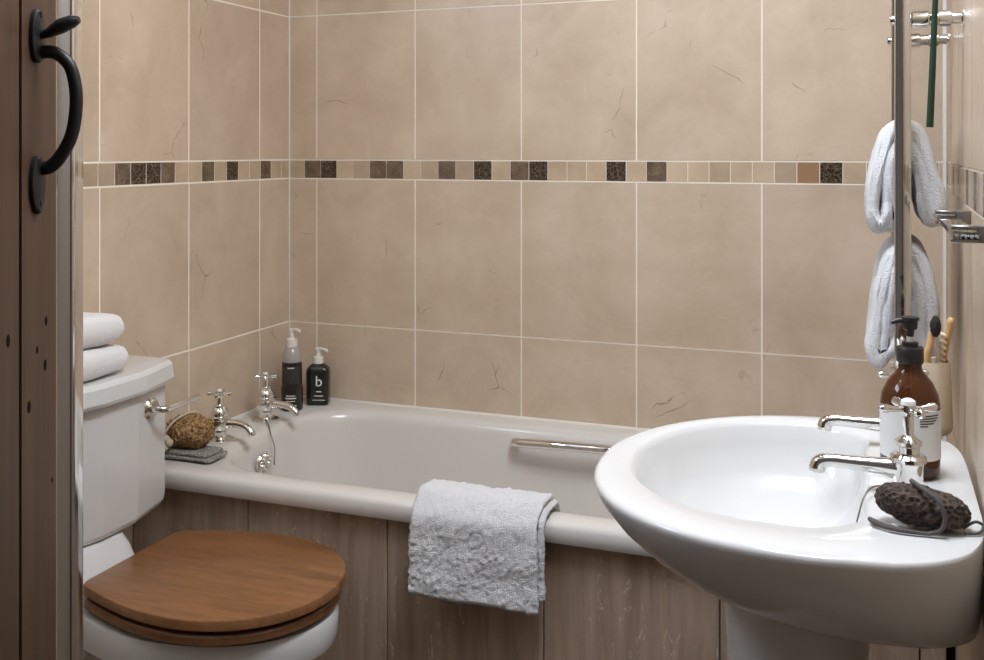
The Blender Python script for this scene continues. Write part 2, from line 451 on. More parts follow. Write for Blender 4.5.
# white silicone in the corner and at the boxing edge
bm = BM(); box(bm, 0.0, 0.0035, -0.0035, 0, 0.53, 2.4, 0.001, 1); struct('trim_2', bm, M['grout_white'])
bm = BM(); box(bm, 1.676, 1.685, -0.006, 0, 0.53, 2.4, 0.002, 1); struct('trim_3', bm, M['grout_white'])
bm = BM(); box(bm, -0.6, 1.9, -4.2, 0.1, -0.1, 0.0); struct('floor', bm, M['floor'], smooth=False)
bm = BM(); box(bm, -0.1, 1.8, -2.32, 0.1, 2.36, 2.42); struct('ceiling', bm, M['white_paint'], smooth=False)
bm = BM()
box(bm, -0.1, 0.90, -2.32, -2.20, 0, 2.36); box(bm, 0.90, 1.80, -2.32, -2.20, 2.06, 2.36); box(bm, 1.62, 1.80, -2.32, -2.20, 0, 2.06)
struct('wall_front', bm, M['white_paint'], smooth=False)
bm = BM()   # door frame
box(bm, 1.5605, 1.62, -2.335, -2.195, 0, 2.06, 0.003); box(bm, 0.90, 0.955, -2.335, -2.195, 0, 2.06, 0.003); box(bm, 0.955, 1.5605, -2.335, -2.195, 2.0, 2.06, 0.003)
struct('trim_4', bm, M['jamb_wood'])
# window in the left wall (beside the camera's view)
bm = BM()
for a in ((-2.08, -2.05), (-1.35, -1.32)): box(bm, -0.03, 0.0, a[0], a[1], 1.78, 2.28, 0.003)
for b in ((1.78, 1.80), (2.26, 2.28)): box(bm, -0.03, 0.0, -2.08, -1.32, b[0], b[1], 0.003)
struct('window_1', bm, M['white_paint'])

# ------------------------------------------------------------------ door leaf with its planks, and the latch
E0 = Vector((0.742, -1.640)); DD = Vector((-0.407, 0.914)).normalized(); DN = Vector((DD.y, -DD.x))   # normal to the right
if DN.x < 0: DN = -DN
def dp(t, n, z):      # t from the free edge towards the hinge, n out of the door face
    p = E0 - DD*t + DN*n; return Vector((p.x, p.y, z))
door = BM()
def dbox(bm, t0, t1, n0, n1, z0, z1, bev=0.0, mi=0):
    q = bmesh.ops.create_cube(bm, size=1)['verts']
    for v in q: v.co = dp(t0+(v.co.x+.5)*(t1-t0), n0+(v.co.y+.5)*(n1-n0), z0+(v.co.z+.5)*(z1-z0))
    for f in {f for v in q for f in v.link_faces}: f.material_index = mi
    if bev:
        bmesh.ops.bevel(bm, geom=list({e for v in q for e in v.link_edges}), offset=bev, segments=2, affect='EDGES')
ts = [0, 0.0945, 0.215, 0.335, 0.455, 0.575]
for a, b in zip(ts, ts[1:]): dbox(door, a+0.0006, b-0.0006, -0.022, 0, 0.01, 1.99, 0.0028)
for (za, zb) in ((0.15, 0.30), (0.95, 1.10), (1.70, 1.85)): dbox(door, 0.01, 0.57, -0.045, -0.021, za, zb, 0.003)
def on_door(u, v):    # the point of the door face under a viewing direction measured on the photograph
    a = (u-492)/1016.16; c, s = math.cos(.359), math.sin(.359)
    r = Vector((a*c-s, a*s+c)); O = Vector((1.5318, -2.4655))
    # O + k r = E0 - t DD
    det = r.x*DD.y - r.y*DD.x; q = E0-O
    k = (q.x*DD.y - q.y*DD.x)/det; P_ = O + r*k; t = (E0-P_).dot(DD)
    return t, CZ - (v-151.2)/1016.16*k
for (u, v, sz) in ((46, 321, .0035), (37, 350, .003), (45, 365, .0042), (29, 407, .0045), (8, 341, .0045), (52, 480, .002)):
    t, z = on_door(u, v)
    rings = []
    for nrm_, sc in ((-0.001, 1.0), (0.0003, 1.0), (0.0006, 0.6)):
        rings.append([dp(t+sz*0.9*sc*math.cos(a), nrm_, z+sz*1.35*sc*math.sin(a)) for a in [2*PI*k/12 for k in range(12)]])
    loft(door, rings, mi=1)
d_ob = link('door_1', door, [M['door_wood'], M['knot']]); tag(d_ob, kind='structure')

T0, Z0 = on_door(38, 32)
latch = thing('thumb_latch', 'black iron thumb latch with curved pull handle on brown plank door', 'door handle', dp(T0, 0.0, Z0-0.09))
def plate(name, u, v, prof):
    t, zc = on_door(u, v); bm = BM(); n = 40
    def out(sc, nrm_):
        pts = []
        for k in range(n):
            a = 2*PI*k/n; zz = math.sin(a); w_ = math.cos(a)
            f = prof(zz)
            pts.append(dp(t - f[0]*w_*sc, nrm_, zc + f[1]*zz*(1 if sc == 1 else 0.95)))
        return pts
    loft(bm, [out(1, 0.0005), out(1, 0.004), out(0.75, 0.0058)])
    return link(name, bm, M['iron'], latch)
plate('upper_plate', 35, 36, lambda q: (0.016, 0.0265))
plate('lower_plate', 35, 185, lambda q: (0.0165*(1-0.25*abs(min(q, 0))), 0.0285))
t1, z1 = on_door(37, 54); t2, z2 = on_door(37, 168)
def hp(t, n, z): return dp(t, n, z)
g = BM()
path = smooth_path([hp(t1, 0.004, z1+.002), hp(t1, 0.018, z1+.001), hp(t1, 0.031, z1-0.011), hp(t1, 0.0365, z1-0.030), hp(t1, 0.0375, z1-0.052), hp(t1, 0.033, z1-0.080), hp(t1, 0.022, z1-0.101), hp(t2, 0.012, z2+0.001), hp(t2, 0.004, z2)], 7)
tube(g, path, [0.0066, 0.0064, 0.0062, 0.0063, 0.0063, 0.0064, 0.0068, 0.0066], 14)
link('grip', g, M['iron'], latch)
t3, z3 = on_door(36, 32); g = BM()
tube(g, [hp(t3, 0.003, z3-.004), hp(t3, 0.012, z3-0.001), hp(t3, 0.024, z3+0.006), hp(t3, 0.035, z3+0.011), hp(t3, 0.041, z3+0.0125)], [0.0035, 0.0050, 0.0075, 0.0065, 0.0035], 14, flat=1.6, up=(0.3, 0, 1))
link('thumb_lever', g, M['iron'], latch)
for (u, v) in ((35, 14), (35, 203)):
    t, z = on_door(u, v); g = BM()
    lathe(g, [(0.0001, -0.002), (0.0035, -0.002), (0.0030, 0.0008), (0.0001, 0.0016)], (0, 0, 0), 12, 'X')
    for vv in g.verts: vv.co = dp(t, vv.co.x+0.0058, z+vv.co.z) + Vector((DD.x, DD.y, 0))*vv.co.y
    link('screw', g, M['iron'], latch)

# ------------------------------------------------------------------ polished post beside the door
px, py = 0.5705, -1.440
post = thing('chrome_post', 'tall polished chrome post standing between plank door and cistern', 'post', (px, py, 0))
g = BM()
rg = rrect(-0.0135, 0.0135, -0.0135, 0.0135, 0.0062, 0, 5)
ca, sa = math.cos(0.15), math.sin(0.15)
loft(g, [[Vector((px+p.x*ca-p.y*sa, py+p.x*sa+p.y*ca, z)) for p in rg] for z in (0.008, 0.6, 1.2, 1.8, 2.352)])
link('tube', g, M['chrome'], post)
g = BM(); lathe(g, [(0.001, 0), (0.035, 0), (0.035, 0.006), (0.022, 0.012), (0.001, 0.012)], (px, py, 0), 28); link('floor_flange', g, M['chrome'], post)
g = BM(); lathe(g, [(0.001, 2.36), (0.035, 2.36), (0.035, 2.352), (0.022, 2.346), (0.001, 2.346)], (px, py, 0), 28); link('ceiling_flange', g, M['chrome'], post)

# ------------------------------------------------------------------ bath
ZR = 0.536
bath = thing('bathtub', 'white built-in bathtub with rounded rim along the tiled back wall', 'bathtub', (0.83, -0.33, 0))
X0, X1, Y0, Y1 = 0.002, 1.655, -0.672, -0.002
b = BM()
R = []
R.append(rrect(X0, X1, Y0+0.004, Y1, 0.006, ZR-0.040, 9))
R.append(rrect(X0, X1, Y0, Y1, 0.008, ZR-0.030, 9))
R.append(rrect(X0, X1, Y0, Y1, 0.009, ZR-0.012, 9))
R.append(rrect(X0, X1, Y0+0.004, Y1, 0.010, ZR-0.004, 9))
R.append(rrect(X0, X1, Y0+0.012, Y1, 0.012, ZR, 9))
ix0, ix1, iy0, iy1 = 0.143, 1.53, -0.596, -0.068
def inner(gx0, gx1, gy0, gy1, z, r):
    return rrect(ix0+gx0, ix1-gx1, iy0+gy0, iy1-gy1, r, z, 9)
R.append(inner(-0.020, -0.02, -0.020, -0.018, ZR-0.001, [0.20, 0.19, 0.19, 0.20]))
R.append(inner(-0.008, -0.008, -0.008, -0.008, ZR-0.005, [0.19, 0.18, 0.18, 0.19]))
R.append(inner(0, 0, 0, 0, ZR-0.014, [0.185, 0.175, 0.175, 0.185]))
R.append(inner(0.004, 0.006, 0.004, 0.004, ZR-0.03, [0.185, 0.172, 0.172, 0.185]))
R.append(inner(0.014, 0.04, 0.012, 0.012, ZR-0.09, [0.18, 0.17, 0.17, 0.18]))
R.append(inner(0.035, 0.12, 0.030, 0.030, ZR-0.20, [0.17, 0.155, 0.155, 0.17]))
R.append(inner(0.060, 0.22, 0.045, 0.045, ZR-0.32, [0.16, 0.14, 0.14, 0.16]))
R.append(inner(0.090, 0.28, 0.070, 0.070, ZR-0.37, [0.13, 0.11, 0.11, 0.13]))
R.append(inner(0.150, 0.36, 0.120, 0.120, ZR-0.385, [0.08, 0.07, 0.07, 0.08]))
loft(b, R, cap0=False, cap1=True)
link('tub', b, M['acrylic'], bath)
g = BM(); box(g, 0.003, 1.652, -0.0065, -0.0005, ZR-0.002, ZR+0.005, 0.0018, 2); box(g, 0.0005, 0.0065, -0.66, -0.0065, ZR-0.002, ZR+0.005, 0.0018, 2)
link('sealant', g, M['grout_white'], bath)
# arc grab handle on the far inner side
g = BM()
pa = smooth_path([(0.700, -0.074, 0.497), (0.704, -0.100, 0.502), (0.73, -0.112, 0.506), (0.80, -0.120, 0.511), (0.87, -0.122, 0.513), (0.95, -0.120, 0.513), (1.02, -0.112, 0.502), (1.045, -0.100, 0.497), (1.049, -0.074, 0.497)], 6)
tube(g, pa, [0.0120, 0.0115, 0.0115, 0.0115, 0.0115, 0.0115, 0.0115, 0.0115, 0.0120], 16, flat=1.0)
link('grab_handle', g, M['chrome'], bath, ang=60)
# overflow: six lobed chrome wheel on the inner end wall
ofx, ofy, ofz = 0.163, -0.378, 0.473
g = BM()
lathe(g, [(0.001, -0.002), (0.026, -0.002), (0.027, 0.003), (0.024, 0.007), (0.016, 0.0085), (0.001, 0.0085)], (ofx-0.001, ofy, ofz), 30, 'X')
for k in range(6):
    a = 2*PI*k/6+0.3
    lathe(g, [(0.001, 0.006), (0.007, 0.006), (0.0075, 0.011), (0.005, 0.014), (0.001, 0.0145)], (ofx, ofy+0.016*math.cos(a), ofz+0.016*math.sin(a)), 14, 'X')
lathe(g, [(0.001, 0.006), (0.009, 0.006), (0.009, 0.015), (0.006, 0.019), (0.001, 0.019)], (ofx, ofy, ofz), 18, 'X')
link('overflow', g, M['chrome'], bath)
g = BM()
tube(g, smooth_path([(0.10, -0.268, ZR+0.006), (0.128, -0.30, ZR+0.003), (0.150, -0.325, ZR-0.010), (0.165, -0.333, ZR-0.035), (0.176, -0.350, ZR-0.062), (0.184, -0.362, ZR-0.070)], 8), 0.0016, 8)
link('plug_chain', g, M['steel'], bath)
# dust bead: little droplet trail is left out; panelling under the rim
def bathpanel():
    bm_ = BM(); t = thing('panelling', 'limed wood effect panelling closing the front of the bathtub', 'bath panel', (0.8, -0.63, 0))
    box(bm_, 0.002, 1.657, -0.632, -0.61, 0.0, 0.494); link('backing_board', bm_, M['knot'], t, smooth=False)
    e = [0.002, 0.300, 0.626, 0.952, 1.278, 1.604, 1.645]
    for a, c_ in zip(e, e[1:]):
        q = BM(); box(q, a+0.0012, c_-0.0012, -0.645, -0.632, 0.002, 0.494, 0.0012, 1)
        link('board', q, M['panel'], t, ang=20)
bathpanel()

# bath taps: lathe bodies, cross heads, drooping spouts
def cross_tap(name, x, y, z, label, group, s=1.0, spout=0.095, dirx=1, kind='bath', cross_rot=0.3):
    t = thing(name, label, 'tap', (x, y, z), group)
    def L_(nm, pr, m=M['chrome']):
        q = BM(); lathe(q, [(r*s*1.3, h*s+z) for r, h in pr], (x, y, 0), 28); return link(nm, q, m, t)
    L_('base_flange', [(0.001, 0), (0.025, 0), (0.0255, 0.003), (0.022, 0.006), (0.014, 0.009), (0.001, 0.009)])
    L_('body', [(0.001, 0.006), (0.013, 0.007), (0.012, 0.016), (0.014, 0.024), (0.0185, 0.034), (0.0195, 0.044), (0.0175, 0.050), (0.0195, 0.052), (0.0195, 0.055), (0.016, 0.057), (0.0165, 0.063), (0.0125, 0.072), (0.0100, 0.076), (0.0105, 0.079), (0.006, 0.082), (0.0001, 0.082)])
    L_('spindle', [(0.001, 0.078), (0.0055, 0.080), (0.0050, 0.098), (0.0075, 0.102), (0.0001, 0.104)])
    q = BM(); lathe(q, [(0.0001, z+0.098*s), (0.008*s, z+0.100*s), (0.0095*s, z+0.106*s), (0.008*s, z+0.112*s), (0.0001, z+0.1135*s)], (x, y, 0), 20)
    for k in range(4):
        a = cross_rot+PI/2*k
        tube(q, [(x+r_*s*math.cos(a), y+r_*s*math.sin(a), z+0.106*s) for r_ in (0.005, 0.012, 0.018, 0.023, 0.027, 0.029)], [0.0036*s, 0.0030*s, 0.0034*s, 0.0052*s, 0.0050*s, 0.002*s], 12)
    ch_ = link('cross_head', q, M['chrome'], t)
    q = BM(); lathe(q, [(0.0001, z+0.1120*s), (0.006*s, z+0.1125*s), (0.005*s, z+0.1155*s), (0.0001, z+0.117*s)], (x, y, 0), 18); link('button', q, M['porcelain'], ch_)
    q = BM(); h = 0.040*s
    tube(q, smooth_path([(x+dirx*0.010*s, y, z+h), (x+dirx*0.03*s, y, z+h+0.001), (x+dirx*spout*0.6, y, z+h+0.001), (x+dirx*spout*0.85, y, z+h-0.004), (x+dirx*spout, y, z+h-0.016), (x+dirx*(spout+0.002), y, z+h-0.022)], 6), [0.0115*s, 0.0095*s, 0.0085*s, 0.0085*s, 0.009*s, 0.0085*s], 16)
    link('spout', q, M['chrome'], t, ang=60)
    return t
cross_tap('bath_tap', 0.083, -0.440, ZR, 'chrome cross-head bath tap beside the brown sponge', 'bath taps', 1.04, 0.088, cross_rot=1.9)
cross_tap('bath_tap', 0.083, -0.245, ZR, 'chrome cross-head bath tap nearest the dark pump bottles', 'bath taps', 1.04, 0.088, cross_rot=0.5)

# dark pump bottles in the corner
def line_of_print(bm, c, rad, z, a0, a1, hgt, flat_y=None):
    n = 8; lo, hi = [], []
    for k in range(n+1):
        a = a0+(a1-a0)*k/n
        lo.append(bm.verts.new((c[0]+rad*math.cos(a), c[1]+rad*math.sin(a), z))); hi.append(bm.verts.new((c[0]+rad*math.cos(a), c[1]+rad*math.sin(a), z+hgt)))
    for k in range(n): bm.faces.new((lo[k], lo[k+1], hi[k+1], hi[k]))
bx, by = 0.088, -0.128
t = thing('pump_bottle', 'tall slim dark pump bottle with clear shoulder in the bath corner', 'bottle', (bx, by, ZR))
q = BM(); lathe(q, [(0.001, ZR+0.001), (0.027, ZR+0.001), (0.0288, ZR+0.004), (0.0288, ZR+0.050), (0.0282, ZR+0.060), (0.0265, ZR+0.066), (0.0262, ZR+0.127), (0.001, ZR+0.127)], (bx, by, 0), 32); link('body', q, M['bottle_dark'], t)
q = BM(); lathe(q, [(0.001, ZR+0.127), (0.0262, ZR+0.127), (0.0250, ZR+0.145), (0.020, ZR+0.160), (0.013, ZR+0.168), (0.001, ZR+0.168)], (bx, by, 0), 32); link('shoulder', q, M['clear'], t)
q = BM(); lathe(q, [(0.001, ZR+0.165), (0.0140, ZR+0.165), (0.0140, ZR+0.186), (0.010, ZR+0.188), (0.0065, ZR+0.189), (0.0065, ZR+0.206), (0.0085, ZR+0.207), (0.0085, ZR+0.213), (0.001, ZR+0.214)], (bx, by, 0), 24)
tube(q, [(bx, by, ZR+0.210), (bx+0.012, by-0.004, ZR+0.2125), (bx+0.030, by-0.012, ZR+0.211), (bx+0.034, by-0.014, ZR+0.207)], [0.005, 0.0045, 0.004, 0.003], 10); link('pump', q, M['white_plastic'], t)
for (z, a, h) in ((0.040, 0.42, 0.0022), (0.033, 0.50, 0.0032), (0.026, 0.40, 0.0018), (0.014, 0.55, 0.0022), (0.112, 0.34, 0.003)):
    q = BM(); line_of_print(q, (bx, by), 0.0292 if z < 0.05 else 0.0268, ZR+z, -1.15-a, -1.15+a, h); link('print_line', q, M['print'], t)
q = BM(); line_of_print(q, (bx, by), 0.0266, ZR+0.071, -2.2, -0.2, 0.046); link('label_band', q, mat('dark_label', (0.032, 0.026, 0.022), 0.5), t)

sx_, sy_ = 0.123, -0.052
t = thing('pump_bottle', 'short black pump bottle marked with a white letter b', 'bottle', (sx_, sy_, ZR))
q = BM(); ang_b = 0.32
def rot_ring(ring, cx_, cy_, a):
    c_, s_ = math.cos(a), math.sin(a)
    return [Vector((cx_+(p.x)*c_-(p.y)*s_, cy_+(p.x)*s_+(p.y)*c_, p.z)) for p in ring]
rr = [(0.0285, 0.021, 0.010, ZR+0.001), (0.030, 0.0225, 0.012, ZR+0.004), (0.0305, 0.0225, 0.012, ZR+0.088), (0.029, 0.021, 0.012, ZR+0.096), (0.021, 0.016, 0.012, ZR+0.105), (0.012, 0.012, 0.0115, ZR+0.110), (0.0115, 0.0115, 0.0112, ZR+0.113)]
loft(q, [rot_ring(rrect(-a, a, -c_, c_, r, z, 6), sx_, sy_, ang_b) for a, c_, r, z in rr]); link('body', q, M['bottle_black'], t)
q = BM(); lathe(q, [(0.001, ZR+0.110), (0.0140, ZR+0.110), (0.0140, ZR+0.127), (0.010, ZR+0.129), (0.006, ZR+0.130), (0.006, ZR+0.144), (0.0085, ZR+0.145), (0.0085, ZR+0.150), (0.001, ZR+0.151)], (sx_, sy_, 0), 24)
tube(q, [(sx_-.004, sy_, ZR+0.148), (sx_+0.012, sy_-0.003, ZR+0.149), (sx_+0.030, sy_-0.008, ZR+0.148), (sx_+0.034, sy_-0.010, ZR+0.144)], [0.005, 0.0045, 0.004, 0.003], 10); link('pump', q, M['white_plastic'], t)
def text_mesh(name, body, size, loc, rot, m, parent, ext=0.0002):
    cu = bpy.data.curves.new(name, 'FONT'); cu.body = body; cu.size = size; cu.extrude = ext; cu.align_x = 'CENTER'
    o = bpy.data.objects.new(name, cu); COL.objects.link(o)
    dg = bpy.context.evaluated_depsgraph_get(); me = bpy.data.meshes.new_from_object(o.evaluated_get(dg))
    bpy.data.objects.remove(o)
    me.transform(Matrix.Translation(loc) @ rot.to_4x4())
    bm_ = BM(); bm_.from_mesh(me); return link(name, bm_, m, parent, smooth=False)
from mathutils import Euler
fx, fy = sx_+0.0228*math.sin(ang_b)+0.006*math.cos(ang_b), sy_-0.0228*math.cos(ang_b)+0.006*math.sin(ang_b)
text_mesh('letter', 'b', 0.040, Vector((fx, fy, ZR+0.052)), Euler((PI/2, 0, ang_b)).to_matrix(), M['print'], t)
for (z, hw, h) in ((0.036, 0.007, 0.003), (0.025, 0.012, 0.0022), (0.014, 0.017, 0.0016)):
    for s0, s1 in ((-hw, hw),):
        ps = [Vector((fx+s_*math.cos(ang_b), fy+s_*math.sin(ang_b)-0.0002, ZR+zz)) for s_, zz in ((s0, z), (s1, z), (s1, z+h), (s0, z+h))]
        q = BM(); q.faces.new([q.verts.new(p) for p in ps]); link('print_line', q, M['print'], t)

# sponge on a folded grey cloth
t = thing('folded_cloth', 'grey woven cloth folded flat under the brown sponge', 'cloth', (0.11, -0.57, ZR))
q = BM()
for k, (a, b_, c_, d_) in enumerate(((0.020, 0.178, -0.612, -0.535), (0.028, 0.168, -0.607, -0.54))):
    z = ZR+0.0035+k*0.0080
    ring = [rrect(a+e, b_-e, c_+e, d_-e, 0.012, z+h, 5) for e, h in ((0.004, 0), (0, 0.002), (0, 0.006), (0.004, 0.008))]
    loft(q, ring)
bmesh.ops.subdivide_edges(q, edges=[e for e in q.edges if e.calc_length() > 0.03], cuts=6, use_grid_fill=True)
displace(q, 0.002, 40)
link('cloth', q, M['woven'], t)
t = thing('sea_sponge', 'round brown natural sponge with pale cord loop beside the cistern', 'sponge', (0.105, -0.56, ZR+0.02))
q = BM(); bmesh.ops.create_icosphere(q, subdivisions=5, radius=1)
for v in q.verts: v.co = Vector((0.090+v.co.x*0.057, -0.560+v.co.y*0.044, ZR+0.0535+v.co.z*0.0365))
displace(q, 0.005, 45, 0.006, 170)
link('body', q, M['sponge'], t, ang=80)
q = BM(); tube(q, smooth_path([(0.040, -0.606, ZR+0.028), (0.055, -0.612, ZR+0.05), (0.070, -0.598, ZR+0.078), (0.085, -0.575, ZR+0.093), (0.10, -0.55, ZR+0.096)], 6), 0.0028, 8)
q2 = [(0.052, -0.612, ZR+0.034), (0.066, -0.618, ZR+0.030), (0.075, -0.614, ZR+0.040), (0.062, -0.609, ZR+0.045)]
for p in q2:
    bmesh.ops.create_icosphere(q, subdivisions=2, radius=0.0095, matrix=Matrix.Translation(p))
link('cord_loop', q, M['rope'], t, ang=80)

# hand towel over the front rim
def bath_towel():
    q = BM()
    def cross(off, zl, zi):
        P = [(-0.582+off*-1, zi), (-0.585-off, 0.518), (-0.594-off*0.6, 0.540+off*.5), (-0.61, 0.5475+off), (-0.64, 0.5478+off), (-0.668, 0.546+off), (-0.684-off*0.8, 0.534), (-0.6885-off, 0.515), (-0.690-off, 0.47), (-0.692-off, zl)]
        return subdiv_poly([tuple(p) for p in smooth_path([(a, b_, 0) for a, b_ in P], 4)], 0.0034)
    P1 = [(p[0], p[1]) for p in cross(0.0, 0.402, 0.43)]
    P2 = [(p[0], p[1]) for p in cross(0.012, 0.382, 0.47)]
    sheet(q, P1, 0.708, 0.967, 0.0055, 84, 'X'); sheet(q, P2, 0.705, 0.957, 0.0060, 84, 'X')
    # folded bottom edge joins the two layers
    tube(q, [(0.708+0.245*k/20, -0.699, 0.384) for k in range(21)], 0.0105, 12)
    displace(q, 0.0035, 26, 0.0030, 150, 0.0)
    displace(q, 0.0018, 290)
    for v in q.verts:   # gentle flare towards the bottom left, rounded shoulders
        if v.co.z < 0.52 and v.co.y < -0.66:
            k = (0.52-v.co.z)/0.15; v.co.x += (0.84-v.co.x)*(-0.035*k); v.co.z += 0.0012*math.sin(v.co.x*38)*k
    o = link('hand_towel', q, M['terry'], None, ang=80)
    tag(o, 'white terry towel draped over the front rim of the bathtub', 'towel')
bath_towel()

# ------------------------------------------------------------------ toilet
toi = thing('toilet', 'white close-coupled toilet with closed wooden seat beside the bathtub', 'toilet', (0.30, -0.90, 0))
YC = -0.890
def dshape(x0, x1, hw0, hw, n=26, yc=YC, r=0.02):
    """half outline from back left corner round the front to back right"""
    xm = x0 + (x1-x0)*0.50
    pts = [(x0+r*0.3, hw0-r*0.3)]
    pts = [(x0, hw0-r), (x0+r*0.3, hw0-r*0.25), (x0+r, hw0+r*0.12)]
    for k in range(1, 8):
        u = k/8; pts.append((x0+r+(xm-x0-r)*u, hw0+r*.12+(hw-hw0-r*.12)*math.sin(u*PI/2)))
    for k in range(0, n):
        a = PI/2*(1-k/n); pts.append((xm+(x1-xm)*math.cos(a)**0.92, hw*math.sin(a)))
    pts.append((x1, 0))
    full = [(x, yc+y) for x, y in pts] + [(x, yc-y) for x, y in pts[:-1][::-1]]
    return full
def ring_at(poly, z, s=1.0, cx_=0.42, cy_=YC, dx=0): return [Vector((cx_+(x-cx_)*s+dx, cy_+(y-cy_)*s, z)) for x, y in poly]
lid = dshape(0.207, 0.641, 0.142, 0.193)
# lid, seat
q = BM(); loft(q, [ring_at(lid, 0.4300, 0.985), ring_at(lid, 0.4325, 1.0), ring_at(lid, 0.446, 1.0), ring_at(lid, 0.4485, 0.993), ring_at(lid, 0.4495, 0.980)]); link('lid', q, M['oak'], toi)
seat = dshape(0.209, 0.633, 0.140, 0.189)
q = BM()
hole = dshape(0.29, 0.56, 0.06, 0.12)
loft(q, [ring_at(seat, 0.4045, 0.985), ring_at(seat, 0.407, 1.0), ring_at(seat, 0.418, 1.0), ring_at(seat, 0.4215, 0.985), ring_at(hole, 0.4215), ring_at(hole, 0.4045)], close=True); link('seat', q, M['oak'], toi)
for (x_, y_) in ((0.50, -1.028), (0.50, -0.742), (0.27, -0.99), (0.27, -0.78)):
    q = BM(); lathe(q, [(0.001, 0.3955), (0.009, 0.3955), (0.008, 0.4046), (0.001, 0.4046)], (x_, y_, 0), 14); link('buffer', q, M['white_plastic'], toi)
    q = BM(); lathe(q, [(0.001, 0.421), (0.007, 0.421), (0.007, 0.4302), (0.001, 0.4302)], (x_*0.97, YC+(y_-YC)*0.93, 0), 14); link('buffer', q, M['white_plastic'], toi)
for y_ in (-0.80, -0.97):
    q = BM(); lathe(q, [(0.001, -0.018), (0.008, -0.018), (0.008, 0.018), (0.001, 0.018)], (0.206, y_, 0.4115), 16, 'Y'); lathe(q, [(0.001, 0.392), (0.006, 0.392), (0.006, 0.412), (0.001, 0.412)], (0.206, y_, 0), 12); link('hinge', q, M['chrome'], toi)
# pan
q = BM()
bowl = dshape(0.10, 0.634, 0.10, 0.180)
loft(q, [ring_at(bowl, 0.001, 0.60, 0.34), ring_at(bowl, 0.03, 0.60, 0.34), ring_at(bowl, 0.16, 0.58, 0.34), ring_at(bowl, 0.25, 0.72, 0.34), ring_at(bowl, 0.30, 0.86, 0.33), ring_at(bowl, 0.335, 0.955, 0.33), ring_at(bowl, 0.340, 0.985, 0.33), ring_at(bowl, 0.352, 0.995, 0.33), ring_at(bowl, 0.385, 1.0, 0.33), ring_at(bowl, 0.3945, 0.985, 0.33), ring_at(hole, 0.3945), ring_at(hole, 0.30, 0.8), ring_at(hole, 0.22, 0.4)])
link('pan', q, M['ceramic'], toi)
q = BM()   # raised shelf of the pan that carries the cistern
def shelf(z, x1, hw, r): hw -= 0.035; return rrect(0.012, x1, -0.940-hw, -0.940+hw, r, z, 6)
loft(q, [shelf(0.30, 0.215, 0.095, 0.03), shelf(0.39, 0.225, 0.125, 0.03), shelf(0.42, 0.205, 0.125, 0.03), shelf(0.462, 0.188, 0.118, 0.03), shelf(0.480, 0.178, 0.112, 0.03), shelf(0.4845, 0.165, 0.10, 0.03)])
link('pan_shelf', q, M['ceramic'], toi)
# cistern body with chamfered ends
def cist(z, g_=0.0, r=0.0):
    xf = 0.178+g_; ya, yb = -0.710+g_*0.4, -1.062-g_
    P = [(0.004, ya-0.004), (0.120, ya), (xf-0.034, ya-0.006), (xf-0.026, ya-0.016), (xf, ya-0.128), (xf, yb+0.128), (xf-0.026, yb+0.016), (xf-0.034, yb+0.006), (0.120, yb), (0.004, yb+0.004)]
    return [Vector((x, y, z)) for x, y in P]
q = BM()
def shr(ring, s): return [Vector((0.09+(p.x-0.09)*s, -0.914+(p.y+0.914)*s, p.z)) for p in ring]
loft(q, [shr(cist(0.4855), 0.86), shr(cist(0.489), 0.94), shr(cist(0.498), 0.985), shr(cist(0.512), 1.0), cist(0.63), cist(0.747, 0.001)])
link('cistern', q, M['ceramic'], toi, ang=11)
q = BM()
loft(q, [cist(0.742, 0.008), cist(0.744, 0.0155), cist(0.751, 0.018), cist(0.778, 0.015), cist(0.784, 0.011), shr(cist(0.7865, 0.011), 0.97), shr(cist(0.7875, 0.011), 0.90)])
link('cistern_lid', q, M['ceramic'], toi, ang=11)
q = BM(); lathe(q, [(0.001, 0), (0.021, 0), (0.021, 0.004), (0.017, 0.008), (0.010, 0.008), (0.009, 0.016), (0.001, 0.018)], (0.171, -0.795, 0.704), 26, 'X')
link('lever_rosette', q, M['chrome'], toi)
q = BM(); tube(q, smooth_path([(0.184, -0.795, 0.704), (0.196, -0.790, 0.702), (0.203, -0.775, 0.7025), (0.205, -0.735, 0.7035), (0.203, -0.680, 0.704)], 5), [0.0075, 0.0070, 0.0068, 0.0068, 0.0055], 14, flat=0.85)
link('flush_lever', q, M['chrome'], toi)

def folded(name, x0, x1, y0, y1, z0, h, label, seed):
    q = BM(); r = h*0.5
    prof = []
    P = [(y1-r, z0), (y0+r, z0)]
    loop = []
    for k in range(13): a = -PI/2+PI*k/12; loop.append((y1-r+r*math.cos(a), z0+r+r*math.sin(a)))
    for k in range(1, 30): u = k/30; loop.append((y1-r+(y0+r-y1+r)*u, z0+h+0.006*math.sin(u*PI)))
    for k in range(13): a = PI/2+PI*k/12; loop.append((y0+r+r*math.cos(a), z0+r+r*math.sin(a)))
    for k in range(1, 30): u = k/30; loop.append((y0+r+(y1-r-y0-r)*u, z0))
    rings = []
    nx = 20; cyy = (y0+y1)/2; czz = z0+h/2
    for k in range(nx+1):
        u = k/nx; e = min(u, 1-u); sc = 1-0.45*max(0, (0.14-e)/0.14)**2
        rings.append([Vector((x0+(x1-x0)*u, cyy+(y-cyy)*(1-(1-sc)*0.25), czz+(z-czz)*sc)) for y, z in loop])
    loft(q, rings); displace(q, 0.003, 14, 0, 0, seed)
    mn = min(v.co.z for v in q.verts)
    for v in q.verts: v.co.z += z0-mn
    tag(link(name, q, M['terry_soft'], None, ang=80), label, 'towel', 'folded towels on the cistern')
folded('folded_towel', 0.035, 0.172, -1.10, -0.846, 0.7890, 0.051, 'white folded towel lying directly on the cistern lid', 1.3)
